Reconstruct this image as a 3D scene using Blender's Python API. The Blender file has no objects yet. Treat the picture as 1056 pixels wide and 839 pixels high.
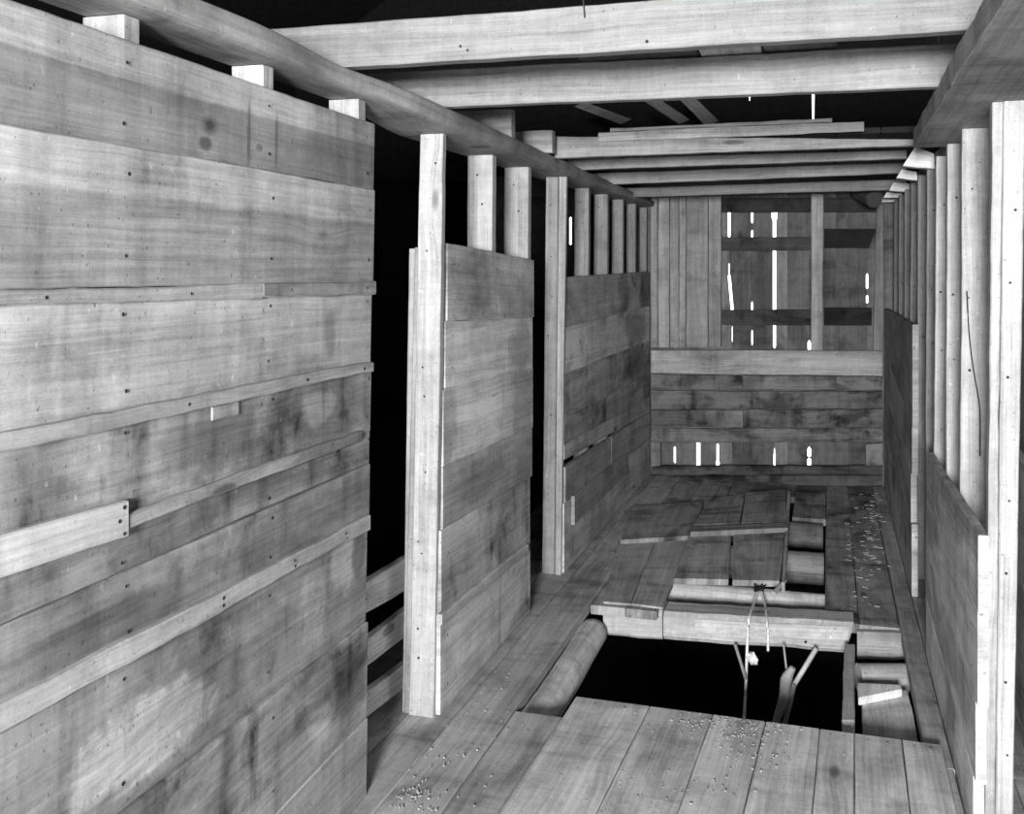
import bpy, bmesh, math, random
from mathutils import Vector
random.seed(11)
S = bpy.context.scene
COL = S.collection

# ------------------------------------------------------------------ camera
F, CX, HY, VX, H = 1058.0, 528.0, 277.0, 855.0, 1.5
TH = math.atan((VX - CX) / F)
CT, ST = math.cos(TH), math.sin(TH)
EYE = Vector((0, 0, H))
cam_d = bpy.data.cameras.new('camera')
cam_d.sensor_width = 36.0
cam_d.lens = F / 1056.0 * 36.0
cam_d.shift_y = -(419.5 - HY) / 1056.0
cam_d.clip_start = 0.02
cam = bpy.data.objects.new('camera', cam_d)
cam.location = EYE
cam.rotation_euler = (math.pi / 2, 0, TH)
COL.objects.link(cam)
S.camera = cam

# measuring helpers: where a sight line of the photograph meets a plane of the barn
def ray(px, py):
    a, b = (px - CX) / F, -(py - HY) / F
    return Vector((-ST + CT * a, CT + ST * a, b))
def onX(px, py, X):
    r = ray(px, py); return EYE + r * (X / r.x)
def onY(px, py, Y):
    r = ray(px, py); return EYE + r * (Y / r.y)
def onZ(px, py, Z):
    r = ray(px, py); return EYE + r * ((Z - H) / r.z)
def depthY(X, d):            # Y of the point with lateral X and camera depth d
    return (d + X * ST) / CT

# ------------------------------------------------------------------ materials
def nd(nt, t, **kw):
    n = nt.nodes.new(t)
    for k, v in kw.items(): setattr(n, k, v)
    return n
def wood(name, rough=0.78, bump=0.35, spots=(), weather=1.0, nz=4.6):
    m = bpy.data.materials.new(name); m.use_nodes = True
    nt = m.node_tree; nt.nodes.clear(); L = nt.links.new
    out = nd(nt, 'ShaderNodeOutputMaterial'); bs = nd(nt, 'ShaderNodeBsdfPrincipled')
    L(bs.outputs[0], out.inputs[0])
    bs.inputs['Roughness'].default_value = rough
    bs.inputs['Specular IOR Level'].default_value = 0.2
    uv = nd(nt, 'ShaderNodeUVMap', uv_map='len'); fr = nd(nt, 'ShaderNodeUVMap', uv_map='frac')
    oi = nd(nt, 'ShaderNodeObjectInfo')
    def attr(a):
        n = nd(nt, 'ShaderNodeAttribute', attribute_type='OBJECT', attribute_name=a); return n.outputs['Fac']
    def M(op, a, b=None, c=None, clamp=False):
        n = nd(nt, 'ShaderNodeMath', operation=op, use_clamp=clamp)
        for i, x in enumerate((a, b, c)):
            if x is None: continue
            if isinstance(x, (int, float)): n.inputs[i].default_value = x
            else: L(x, n.inputs[i])
        return n.outputs[0]
    def ramp(x, lo, hi):
        n = nd(nt, 'ShaderNodeMapRange', interpolation_type='SMOOTHSTEP')
        n.inputs[1].default_value = lo; n.inputs[2].default_value = hi
        L(x, n.inputs[0]); return n.outputs[0]
    sx = nd(nt, 'ShaderNodeSeparateXYZ'); L(uv.outputs[0], sx.inputs[0])
    sf = nd(nt, 'ShaderNodeSeparateXYZ'); L(fr.outputs[0], sf.inputs[0])
    u, v = sx.outputs[0], sx.outputs[1]
    seed = M('MULTIPLY', oi.outputs['Random'], 83.0)
    def vec(su, sv, off):
        c = nd(nt, 'ShaderNodeCombineXYZ')
        L(M('MULTIPLY', u, su), c.inputs[0]); L(M('MULTIPLY', v2, sv), c.inputs[1]); L(M('ADD', seed, off), c.inputs[2])
        return c.outputs[0]
    def noise(su, sv, off, detail=4.0, r=0.55, dist=0.0):
        n = nd(nt, 'ShaderNodeTexNoise', noise_dimensions='3D')
        n.inputs['Scale'].default_value = 1.0; n.inputs['Detail'].default_value = detail
        n.inputs['Roughness'].default_value = r; n.inputs['Distortion'].default_value = dist
        L(vec(su, sv, off), n.inputs['Vector']); return n.outputs[0]
    v2 = v
    warp = noise(1.3, 5.0, 3.1, 2.0)
    # knots bend the grain round them
    vo = nd(nt, 'ShaderNodeTexVoronoi', voronoi_dimensions='3D', feature='F1')
    vo.inputs['Scale'].default_value = 1.0
    L(vec(2.1, 5.2, 9.0), vo.inputs['Vector'])
    kd = vo.outputs['Distance']
    kcol = nd(nt, 'ShaderNodeSeparateXYZ'); L(vo.outputs['Color'], kcol.inputs[0])
    kon = M('GREATER_THAN', kcol.outputs[0], 0.55)
    knot = M('MULTIPLY', M('SUBTRACT', 1.0, ramp(kd, 0.07, 0.13)), kon)
    halo = M('MULTIPLY', M('SUBTRACT', 1.0, ramp(kd, 0.10, 0.45)), kon)
    v2 = M('ADD', M('ADD', v, M('MULTIPLY', M('SUBTRACT', warp, 0.5), 0.035)), M('MULTIPLY', halo, 0.018))
    g1 = noise(2.2, 95.0, 1.0, 5.0, 0.6)
    g2 = noise(0.7, 22.0, 2.0, 4.0, 0.6)
    g3 = noise(6.0, 260.0, 5.0, 3.0, 0.6)
    v2 = v
    saw = noise(75.0, 4.0, 6.0, 2.0)
    bl = noise(3.0, 6.0, 7.0, 6.0, 0.62)
    st = noise(1.6, 3.2, 11.0, 5.0, 0.6, 0.6)
    st2 = noise(7.0, 5.0, 13.0, 6.0, 0.7, 0.4)
    dr = noise(9.0, 1.0, 17.0, 4.0, 0.6)
    sp = noise(60.0, 24.0, 19.0, 2.0)
    dk = noise(110.0, 60.0, 29.0, 1.0)
    tone, dirt, sap = attr('tone'), attr('dirt'), attr('sap')
    f = M('ADD', 1.0, M('MULTIPLY', M('SUBTRACT', g1, 0.5), 0.95))
    f = M('ADD', f, M('MULTIPLY', M('SUBTRACT', g2, 0.5), 0.75))
    f = M('ADD', f, M('MULTIPLY', M('SUBTRACT', g3, 0.5), 0.45))
    f = M('ADD', f, M('MULTIPLY', M('SUBTRACT', saw, 0.5), 0.22))
    f = M('ADD', f, M('MULTIPLY', M('SUBTRACT', bl, 0.5), 0.8))
    fine = noise(190.0, 190.0, 31.0, 3.0, 0.7)
    f = M('ADD', f, M('MULTIPLY', M('SUBTRACT', fine, 0.5), 0.55))
    mid = noise(28.0, 34.0, 37.0, 4.0, 0.65)
    f = M('ADD', f, M('MULTIPLY', M('SUBTRACT', mid, 0.5), 0.45))
    f = M('MULTIPLY', f, M('SUBTRACT', 1.0, M('MULTIPLY', knot, 0.55)))
    # stains: big blotches, small blotches and run marks
    big = M('MULTIPLY', ramp(st, 0.44, 0.62), 0.62)
    sml = M('MULTIPLY', ramp(st2, 0.50, 0.72), 0.50)
    run = M('MULTIPLY', ramp(dr, 0.50, 0.70), 0.45)
    d = M('ADD', M('ADD', big, sml), run)
    d = M('MULTIPLY', M('MULTIPLY', d, dirt), weather, clamp=True)
    d = M('MINIMUM', d, 0.88)
    f = M('MULTIPLY', f, M('SUBTRACT', 1.0, d))
    # pale sapwood along one edge of the board
    sapm = ramp(M('ADD', sf.outputs[1], M('MULTIPLY', M('SUBTRACT', noise(1.5, 3.0, 23.0, 3.0), 0.5), 0.22)), 0.615, 0.665)
    f = M('MULTIPLY', f, M('ADD', 1.0, M('MULTIPLY', sapm, sap)))
    # scuffs and pits
    f = M('ADD', f, M('MULTIPLY', ramp(sp, 0.70, 0.76), 0.35))
    f = M('MULTIPLY', f, M('SUBTRACT', 1.0, M('MULTIPLY', ramp(dk, 0.72, 0.76), 0.5)))
    for (su, sv, ru, rv, gain) in spots:
        a = M('DIVIDE', M('SUBTRACT', sf.outputs[0], su), ru); b = M('DIVIDE', M('SUBTRACT', sf.outputs[1], sv), rv)
        r2 = M('ADD', M('MULTIPLY', a, a), M('MULTIPLY', b, b))
        r2 = M('ADD', r2, M('MULTIPLY', M('SUBTRACT', st2, 0.5), nz))
        k = M('SUBTRACT', 1.0, ramp(r2, 0.15, 1.3))
        f = M('MULTIPLY', f, M('ADD', 1.0, M('MULTIPLY', k, gain)))
    col = M('MINIMUM', M('MAXIMUM', M('MULTIPLY', f, tone), 0.008), 0.92)
    cc = nd(nt, 'ShaderNodeCombineXYZ')
    for i in range(3): L(col, cc.inputs[i])
    L(cc.outputs[0], bs.inputs['Base Color'])
    hgt = M('ADD', M('ADD', g1, M('MULTIPLY', g3, 0.5)), M('ADD', M('MULTIPLY', bl, 0.8), M('MULTIPLY', saw, 0.25)))
    bp = nd(nt, 'ShaderNodeBump'); bp.inputs['Strength'].default_value = bump; bp.inputs['Distance'].default_value = 0.004
    L(hgt, bp.inputs['Height']); L(bp.outputs[0], bs.inputs['Normal'])
    return m
def plain(name, g, rough=0.8, metal=0.0, nscale=20.0, amt=0.3):
    m = bpy.data.materials.new(name); m.use_nodes = True
    nt = m.node_tree; bs = nt.nodes['Principled BSDF']
    tc = nd(nt, 'ShaderNodeTexCoord'); n = nd(nt, 'ShaderNodeTexNoise'); n.inputs['Scale'].default_value = nscale
    n.inputs['Detail'].default_value = 6
    nt.links.new(tc.outputs['Object'], n.inputs['Vector'])
    r = nd(nt, 'ShaderNodeMapRange'); r.inputs[3].default_value = g * (1 - amt); r.inputs[4].default_value = g * (1 + amt)
    r.inputs[1].default_value = 0.3; r.inputs[2].default_value = 0.7
    nt.links.new(n.outputs[0], r.inputs[0]); nt.links.new(r.outputs[0], bs.inputs['Base Color'])
    bs.inputs['Roughness'].default_value = rough; bs.inputs['Metallic'].default_value = metal
    bs.inputs['Specular IOR Level'].default_value = 0.2
    return m
W = wood('weathered_wood')
WF = wood('floor_wood', rough=0.85, bump=0.3)
WL = wood('bark_wood', rough=0.85, bump=0.8)
IRON = plain('rusty_nail', 0.03, 0.7)
DARK = plain('unlit_dark_boards', 0.012, 0.95)  # near-black colour holds the darkness of the unlit shell and gable
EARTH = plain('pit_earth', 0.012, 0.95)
ROPE = plain('pale_twine', 0.82, 0.9, nscale=90)
STRAW = plain('dry_straw', 0.36, 0.8, nscale=40)
BOUND = plain('dark_binding', 0.04, 0.9)

# ------------------------------------------------------------------ objects
def put(o, parent):
    COL.objects.link(o)
    if parent is not None:
        o.parent = parent
        o.location = o.location - parent.location
    return o
def mark(o, label=None, cat=None, group=None, kind='thing'):
    if label: o['label'] = label
    if cat: o['category'] = cat
    if group: o['group'] = group
    if kind: o['kind'] = kind
    return o
def empty(name, loc, label=None, cat=None, group=None, kind='thing'):
    o = bpy.data.objects.new(name, None); o.location = Vector(loc); o.empty_display_size = 0.1
    COL.objects.link(o); return mark(o, label, cat, group, kind)
def wob(n, amp):
    p = [random.uniform(0, 6.28) for _ in range(4)]; k = [random.uniform(.5, 1.5), random.uniform(2, 4), random.uniform(6, 11), random.uniform(14, 25)]
    w = [.5, .3, .25, .18]
    return [amp * (sum(w[j] * math.sin(k[j] * 6.28 * i / max(1, n) + p[j]) for j in range(4)) + random.uniform(-.12, .12)) for i in range(n + 1)]

TG = {'wall_stud': .62, 'post': .62, 'jamb_strip': .62, 'loft_joist': .66, 'joist_stub': .66, 'floor_wood': 1.75, 'plate_timber': .8}
def sweep(name, fbs, fts, t, mat=None, parent=None, tone=.4, dirt=.5, sap=0., edge=.0015, warp=.001, cham=.003, nails=(), nail_r=.0042, ends=.003, tg=1.0):
    """a board: its lower and upper front edges station by station, and the vector through its thickness"""
    mat = mat or W
    n = len(fbs) - 1
    org = (fbs[0] + fbs[-1] + fts[0] + fts[-1]) / 4
    e0, e1, wn = wob(n, edge), wob(n, edge), wob(n, warp)
    tn = t.normalized()
    bm = bmesh.new(); ul = bm.loops.layers.uv.new('len'); uf = bm.loops.layers.uv.new('frac')
    rings, lens, wid = [], [], []
    length = 0.0
    for i in range(n + 1):
        if i: length += ((fbs[i] + fts[i]) / 2 - (fbs[i - 1] + fts[i - 1]) / 2).length
        lens.append(length)
        up = (fts[i] - fbs[i]); w = up.length; up = up.normalized() if w > 1e-6 else Vector((0, 0, 1))
        fb = fbs[i] + up * e0[i] - tn * wn[i] - org; ft = fts[i] + up * e1[i] - tn * wn[i] - org
        c = min(cham, w * .3, t.length * .3)
        bb, bt = fb + t, ft + t
        ring = [fb + up * c, ft - up * c, ft + tn * c, bt - tn * c, bt - up * c, bb + up * c, bb - tn * c, fb + tn * c]
        rings.append([bm.verts.new(p) for p in ring]); wid.append(w)
    w0 = max(wid); tl = t.length
    vv = [0, w0, w0 + .004, w0 + tl, w0 + tl + .004, 2 * w0 + tl, 2 * w0 + tl + .004, 2 * w0 + 2 * tl, 2 * w0 + 2 * tl + .004]
    fv = [0, 1, 1, 1, 1, 0, 0, 0, 0]
    for i in range(n):
        for k in range(8):
            k2 = (k + 1) % 8
            f = bm.faces.new((rings[i][k], rings[i + 1][k], rings[i + 1][k2], rings[i][k2]))
            va, vb = vv[k], vv[k + 1]
            for lp, (uu, v_, fu, f_) in zip(f.loops, ((lens[i], va, i, fv[k]), (lens[i + 1], va, i + 1, fv[k]), (lens[i + 1], vb, i + 1, fv[k + 1]), (lens[i], vb, i, fv[k + 1]))):
                lp[ul].uv = (uu, v_); lp[uf].uv = (lens[int(fu)] / max(length, 1e-6), f_)
    for ri, rev in ((rings[0], False), (rings[-1], True)):
        f = bm.faces.new(ri if rev else ri[::-1])
        q = [0, 1, 1, 1, 1, 0, 0, 0]; r_ = [0, 0, .1, .9, 1, 1, .9, .1]
        idx = range(8) if rev else range(7, -1, -1)
        for lp, k in zip(f.loops, idx):
            lp[ul].uv = (r_[k] * tl * .4, q[k] * w0); lp[uf].uv = (0 if not rev else 1, q[k])
    bmesh.ops.recalc_face_normals(bm, faces=bm.faces)
    for (s, a) in nails:        # nail heads: fraction along, fraction across
        x = s * n; i = min(n - 1, int(x)); g = x - i
        fb = fbs[i].lerp(fbs[i + 1], g); ft = fts[i].lerp(fts[i + 1], g)
        al = (fbs[i + 1] - fbs[i]).normalized(); up = (ft - fb).normalized()
        c = fb.lerp(ft, a) - org - tn * (warp * .8 + .0008)
        r = nail_r * random.uniform(.7, 1.2)
        vs = [bm.verts.new(c + al * r * math.cos(q * 1.0472) + up * r * math.sin(q * 1.0472)) for q in range(6)]
        f = bm.faces.new(vs); f.material_index = 1
        f.normal_update()
        if f.normal.dot(tn) > 0: f.normal_flip()
    me = bpy.data.meshes.new(name); bm.to_mesh(me); bm.free()
    me.materials.append(mat); me.materials.append(IRON)
    o = bpy.data.objects.new(name, me); o.location = org
    o['tone'] = min(.85, float(tone) * TG.get(name, 1.0) * TG.get(mat.name, 1.0) * tg); o['dirt'] = float(dirt); o['sap'] = float(sap)
    return put(o, parent)
def board(name, a0, a1, b1, b0, t, seg=None, **kw):
    """corners: start-lower, end-lower, end-upper, start-upper of the front face"""
    a0, a1, b1, b0 = map(Vector, (a0, a1, b1, b0)); t = Vector(t)
    L_ = ((a1 + b1) / 2 - (a0 + b0) / 2).length
    n = seg or max(4, min(60, int(L_ / .05)))
    return sweep(name, [a0.lerp(a1, i / n) for i in range(n + 1)], [b0.lerp(b1, i / n) for i in range(n + 1)], t, **kw)
def tube(name, pts, rad, mat, parent=None, seg=10, noise=.0, tone=.4, dirt=.4, sub=6, flat=1.0, caps=True, smooth=True):
    pts = [Vector(p) for p in pts]
    rad = rad if isinstance(rad, (list, tuple)) else [rad] * len(pts)
    P, R = [], []
    for i in range(len(pts) - 1):
        p0 = pts[max(0, i - 1)]; p1 = pts[i]; p2 = pts[i + 1]; p3 = pts[min(len(pts) - 1, i + 2)]
        for j in range(sub):
            s = j / sub
            P.append(.5 * ((2 * p1) + (p2 - p0) * s + (2 * p0 - 5 * p1 + 4 * p2 - p3) * s * s + (3 * p1 - p0 - 3 * p2 + p3) * s ** 3))
            R.append(rad[i] + (rad[i + 1] - rad[i]) * s)
    P.append(pts[-1]); R.append(rad[-1])
    org = sum(P, Vector()) / len(P)
    bm = bmesh.new(); ul = bm.loops.layers.uv.new('len'); uf = bm.loops.layers.uv.new('frac')
    rings, ln, l_ = [], [], 0
    ph = [random.uniform(0, 6.28) for _ in range(6)]
    for i, p in enumerate(P):
        if i: l_ += (p - P[i - 1]).length
        ln.append(l_)
        d = (P[min(i + 1, len(P) - 1)] - P[max(i - 1, 0)]).normalized()
        a = d.cross(Vector((0, 0, 1)))
        if a.length < .05: a = d.cross(Vector((0, 1, 0)))
        a.normalize(); b = a.cross(d).normalized()
        ring = []
        for k in range(seg):
            q = 6.2832 * k / seg
            rr = R[i] * (1 + noise * (.5 * math.sin(2 * q + ph[0] + l_ * 3) + .4 * math.sin(3 * q + ph[1] - l_ * 5) + .3 * math.sin(5 * q + ph[2] + l_ * 11) + random.uniform(-.25, .25)))
            ring.append(bm.verts.new(p + a * rr * math.cos(q) + b * rr * flat * math.sin(q) - org))
        rings.append(ring)
    for i in range(len(P) - 1):
        for k in range(seg):
            f = bm.faces.new((rings[i][k], rings[i + 1][k], rings[i + 1][(k + 1) % seg], rings[i][(k + 1) % seg])); f.smooth = smooth
            for lp, (ii, kk) in zip(f.loops, ((i, k), (i + 1, k), (i + 1, k + 1), (i, k + 1))):
                lp[ul].uv = (ln[ii], kk / seg * 6.28 * R[ii]); lp[uf].uv = (ln[ii] / max(l_, 1e-6), kk / seg)
    if caps:
        bm.faces.new(rings[0]); bm.faces.new(rings[-1])
    bmesh.ops.recalc_face_normals(bm, faces=bm.faces)
    me = bpy.data.meshes.new(name); bm.to_mesh(me); bm.free(); me.materials.append(mat)
    o = bpy.data.objects.new(name, me); o.location = org
    o['tone'] = tone; o['dirt'] = dirt; o['sap'] = 0.
    return put(o, parent)
def box(name, lo, hi, mat, parent=None):
    lo, hi = Vector(lo), Vector(hi); c = (lo + hi) / 2
    bm = bmesh.new(); bmesh.ops.create_cube(bm, size=1.0)
    for v in bm.verts: v.co = Vector((v.co.x * (hi.x - lo.x), v.co.y * (hi.y - lo.y), v.co.z * (hi.z - lo.z)))
    bmesh.ops.bevel(bm, geom=list(bm.edges), offset=.004, segments=1, affect='EDGES')
    me = bpy.data.meshes.new(name); bm.to_mesh(me); bm.free(); me.materials.append(mat)
    o = bpy.data.objects.new(name, me); o.location = c
    return put(o, parent)
def nail_cols(cols, rows):
    return [(c + random.uniform(-.004, .004), r + random.uniform(-.05, .05)) for c in cols for r in rows]

class Seam:
    """a level line on a plane X = const, through two points of the photograph"""
    def __init__(s, X, p, q):
        s.X = X; a, b = onX(p[0], p[1], X), onX(q[0], q[1], X); s.a, s.b = a, b
        s.m = (b.z - a.z) / (b.y - a.y)
    def at(s, Y): return Vector((s.X, Y, s.a.z + s.m * (Y - s.a.y)))
    def px(s, px):             # point of the line at a picture column
        r = ray(px, 0); k = s.X / r.x; return s.at(k * r.y)

# ================================================================== near left divider
XL = -1.27
root = empty('stall_divider', (XL, 1.8, 0), 'large near stall divider of wide planks with raised battens, filling the left side', 'stall divider', 'stall dividers of horizontal planks')
def edge_px(y): return 387 - 13 * (y - 128) / 690.0
def ext(p, q, Y0=.75):
    s = Seam(XL, p, q); return s
seams = [((15, 0), (387, 128)), ((0, 128), (387, 196)), ((0, 299), (386, 291)), ((0, 448), (384, 374)), ((133.5, 530), (381, 444)), ((0, 645), (381, 477)), ((0, 729), (381, 532)), ((122, 839), (376, 641)), ((280, 839), (375.6, 738))]
SM = [Seam(XL, *s) for s in seams]
Y0 = .72
SMb = Seam(XL, (280, 990), (374, 822))
props = [(.27, .4, .8), (.34, .4, .55), (.45, .35, .1), (.36, .75, .0), (.28, .75, 0.1), (.25, .6, .12), (.27, .7, .1), (.34, .9, 0.), (.42, .35, 0.)]
mats = {0: wood('plank_wood_n', nz=1.6, spots=[(.59, .38, .018, .12, -.45), (.59, .38, .009, .06, -.5), (.583, .17, .013, .09, -.6), (.668, .4, .004, .42, -.4), (.727, .4, .004, .42, -.4), (.69, .25, .008, .05, -.4)]),
        2: wood('plank_wood_a', spots=[(.87, .45, .02, .3, -.3), (.55, .3, .25, .3, .1)]),
        3: wood('plank_wood_b', spots=[(.835, .55, .055, .22, .75), (.60, .55, .10, .5, -.45), (.745, .62, .045, .35, -.4), (.40, .2, .06, .3, .3)]),
        5: wood('plank_wood_c', spots=[(.45, .3, .15, .4, -.3), (.72, .7, .2, .3, .15)]),
        6: wood('plank_wood_d', spots=[(.50, .34, .12, .26, .9), (.93, .7, .05, .35, .5), (.84, .45, .04, .3, .35), (.97, .75, .02, .3, -.5)]),
        7: wood('plank_wood_e', spots=[(.86, .6, .05, .4, .5), (.94, .5, .06, .5, -.5)])}
for i in range(9):
    top = SM[i]; bot = SM[i + 1] if i < 8 else None
    te = onX(edge_px((seams[i][1][1])), 0, XL).y - .004
    yb = seams[i + 1][1][1] if i < 8 else 820
    be = onX(edge_px(yb), 0, XL).y - .004
    tb = bot if bot else SMb
    a0, a1, b1, b0 = tb.at(Y0), tb.at(be), top.at(te), top.at(Y0)
    if i == 8: a0.z = max(a0.z, .004); a1.z = .004
    L_ = te - Y0
    cols = [(onX(p, 0, XL).y - Y0) / L_ for p in (128, 278, 379)]
    t, d, sp = props[i]
    off = Vector(((0, .005, .0, .003, .0, .006, .0, .009, .012)[i], 0, 0))
    board('plank', a0 + off, a1 + off, b1 + off, b0 + off, (-.026, 0, 0), mat=mats.get(i, W), parent=root, tone=t, dirt=d, sap=sp, edge=.002, warp=.002, nails=nail_cols(cols, (.2, .78)))
def strip(p_top, q_top, p_bot, q_bot, th, tone, dirt, nm='batten', par=root, X=XL, y0=None, **kw):
    if X == XL: tone *= .66
    X = X + th
    st, sb = Seam(X, p_top, q_top), Seam(X, p_bot, q_bot)
    ya = y0 if y0 is not None else onX(p_top[0], 0, X).y
    yb = onX(q_top[0], 0, X).y
    o = Vector()
    ob = board(nm, sb.at(ya) + o, sb.at(yb) + o, st.at(yb) + o, st.at(ya) + o, (-th + .0015 if X < 0 else -th - .0015, 0, 0), parent=par, tone=tone, dirt=dirt, **kw)
    if nm == 'patch_board' and X < -1.24 and tone > .5: ob['label'] = 'pale unstained patch board'
    return ob
strip((0, 299), (271, 293), (0, 316), (271, 307), .014, .6, .3, y0=Y0, edge=.003, nails=nail_cols((.5, .8), (.5,)))
strip((272.5, 292.5), (388, 290), (272.5, 307), (388, 303), .016, .56, .6, edge=.003, nails=nail_cols((.2, .9), (.5,)))
strip((0, 447), (385.5, 372.5), (0, 467), (385.5, 383), .022, .62, .3, y0=Y0, edge=.003, nails=nail_cols((.55, .8, .97), (.5,)))
strip((134, 529), (373, 443.5), (134, 545), (373, 455), .015, .52, .7, edge=.003)
strip((0, 551.5), (132.7, 516), (0, 596), (132.7, 553), .018, .80, .05, nm='patch_board', y0=Y0, nails=[(.985, .85), (.985, .12), (.97, .5)])
strip((0, 729), (382, 531), (0, 757), (382, 546), .022, .66, .35, y0=Y0, edge=.004, nails=nail_cols((.62, .78, .92), (.3, .7)))
strip((220, 420), (246, 413.5), (220, 434), (246, 427.5), .009, .5, .3, nm='patch_block', edge=.001)

# ================================================================== posts and studs on the left
ZP = 1.95                        # underside of the plate
YP1 = onZ(447, 740, 0).y
def face_board(name, tl, tr, br, bl, Y, th, par=None, lean_top=None, **kw):
    """an upright whose front face lies in the plane Y"""
    TL, TR, BR, BL = (onY(p[0], p[1], Y) for p in (tl, tr, br, bl))
    return board(name, BL, TL, TR, BR, (0, th, 0), par and None or None, **dict(kw, parent=par))
def upright(name, x0t, x1t, zt, x0b, x1b, zb, Y, th, par=None, **kw):
    return board(name, (x0b, Y, zb), (x0t, Y, zt), (x1t, Y, zt), (x1b, Y, zb), (0, th, 0), parent=par, **kw)
def xat(px, Y): return onY(px, 0, Y).x
p1 = empty('door_post', (xat(440, YP1), YP1, 0), 'pale upright door post at the near end of the narrow middle stall divider', 'post', 'door posts')
upright('post', xat(433, YP1), xat(457, YP1), ZP, xat(422, YP1), xat(447, YP1), 0, YP1, .034, p1, tone=.74, dirt=.25, edge=.0015, nails=[(.95, .7), (.8, .4), (.6, .3), (.55, .4), (.3, .25), (.28, .4), (.1, .35), (.15, .3), (.42, .5)])
zj = onY(426, 255, YP1).z
upright('jamb_strip', xat(426.5, YP1), xat(433, YP1) - .001, zj, xat(415.5, YP1), xat(422, YP1) - .001, .0, YP1 + .008, .03, p1, tone=.60, dirt=.4, edge=.0008)
upright('jamb_strip', xat(420, YP1), xat(426, YP1), zj - .004, xat(409.5, YP1) + .012, xat(415, YP1), .0, YP1 + .014, .03, p1, tone=.66, dirt=.25, edge=.0008)
YP2 = onZ(575, 592, 0).y
p2 = empty('door_post', (xat(570, YP2), YP2, 0), 'doubled upright door post at the near end of the dark far stall divider', 'post', 'door posts')
upright('post', xat(563, YP2), xat(575.5, YP2), ZP, xat(559, YP2), xat(571.5, YP2), 0, YP2, .03, p2, tone=.52, dirt=.3, edge=.001, nails=[(.2, .4), (.4, .6), (.6, .3), (.8, .5), (.93, .4), (.5, .5), (.7, .6)])
upright('jamb_strip', xat(576.5, YP2), xat(584.5, YP2), ZP, xat(572.5, YP2), xat(578.5, YP2), 0, YP2 - .006, .03, p2, tone=.66, dirt=.2, edge=.001)
GS = 'left wall studs under the plate'
def stud(pxl, pxr, X, label, group, ztop, zbot, tone, dirt, lean=0., th=.05, side=-1):
    d = abs(X) * F / CT / abs(VX - (pxr if side < 0 else pxl)); Y = depthY(X, d)
    x0, x1 = xat(pxl, Y), xat(pxr, Y)
    o = upright('wall_stud', x0, x1, ztop, x0 + lean, x1 + lean, zbot, Y, th, None, tone=tone, dirt=dirt, edge=.0015, nails=[(.96, .4), (.9, .6)])
    mark(o, label, 'stud', group); return o, Y
XS = -1.2985
stud(84, 127, XS, 'stud top above the near divider, close to the top left corner', GS, 1.99, .9, .66, .35, 0)
stud(238, 271, XS, 'stud top above the near divider, middle of its three', GS, 1.99, .9, .70, .25, 0)
stud(339, 369, XS, 'stud top at the far end of the near divider beside the dark doorway', GS, 1.99, .9, .72, .25, 0)
XS2 = -1.271
stud(482, 508, XS2, 'first bare stud past the near door post above the middle divider', GS, ZP, .01, .80, .15, -.01)
stud(520, 545, XS2, 'ragged edged stud at the far end of the middle divider', GS, ZP, .01, .76, .25, -.01)
for (a, b, lab, tn) in ((592.5, 607, 'stud beside the doubled door post above the dark far divider', .54),
                    (612.5, 626.5, 'second stud past the doubled door post above the far divider', .52),
                    (631, 642.5, 'third stud past the doubled door post above the far divider', .46),
                    (646, 655.5, 'fourth stud past the doubled door post above the far divider', .48),
                    (659.5, 667, 'last stud above the far divider next to the end wall', .46)):
    stud(a, b, XS2, lab, GS, ZP - .003, .01, tn, .3, -.01)

# ---- middle and far dividers
XD = -1.244
def divider(root, X, seams, th, props, gain=1.0, floor_last=True, **kw):
    SS = [Seam(X, *s) for s in seams]
    for i in range(len(SS) - 1):
        (pt, qt), (pb, qb) = seams[i], seams[i + 1]
        ya = onX(max(pt[0], pb[0]) if X < 0 else pt[0], 0, X).y; yb = onX(min(qt[0], qb[0]) if X < 0 else qt[0], 0, X).y
        yb = min(yb, 7.395)
        ya += random.uniform(-.004, .004); yb += random.uniform(-.006, .006)
        a0, a1 = SS[i + 1].at(ya), SS[i + 1].at(yb)
        if floor_last and i == len(SS) - 2: a0.z = .004; a1.z = .004
        t, d, sp = props[i][:3]; mt = props[i][3] if len(props[i]) > 3 else W
        board('plank', a0, a1, SS[i].at(yb), SS[i].at(ya), (th, 0, 0), mat=mt, parent=root, tone=t * gain, dirt=d, sap=sp, nails=nail_cols((.06, .5, .93), (.25, .75)), **kw)
r = empty('stall_divider', (XD, onX(500, 0, XD).y, 0), 'narrow middle stall divider of six stacked planks between the two dark doorways', 'stall divider', 'stall dividers of horizontal planks')
mA = wood('plank_wood_f', spots=[(.25, .5, .25, .5, -.35)])
mB = wood('plank_wood_g', spots=[(.85, .45, .16, .6, -.35), (.45, .3, .3, .3, .15)])
mC = wood('plank_wood_h', spots=[(.85, .4, .18, .9, -.4), (.06, .5, .08, .6, -.3), (.45, .6, .3, .4, .15)])
mD = wood('plank_wood_i', spots=[(.3, .5, .3, .4, -.3)])
divider(r, XD, [((461, 250), (551, 268)), ((459, 331), (550.5, 327.5)), ((457.5, 401), (549.5, 379.5)), ((457, 481), (549.5, 440)), ((455.5, 547), (548.5, 491)), ((454.5, 640), (547, 563)), ((453.6, 737), (547.5, 632))], -.025,
        [(.58, .45, 0, mA), (.72, .2, 0, mB), (.72, .25, 0, mC), (.40, .5, .1, mD), (.48, .7, .1), (.62, .6, .0)], edge=.002)
strip((456, 634), (545, 560.5), (456, 645), (545, 569), .022, .5, .3, par=r, X=XD, edge=.002)
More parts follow.
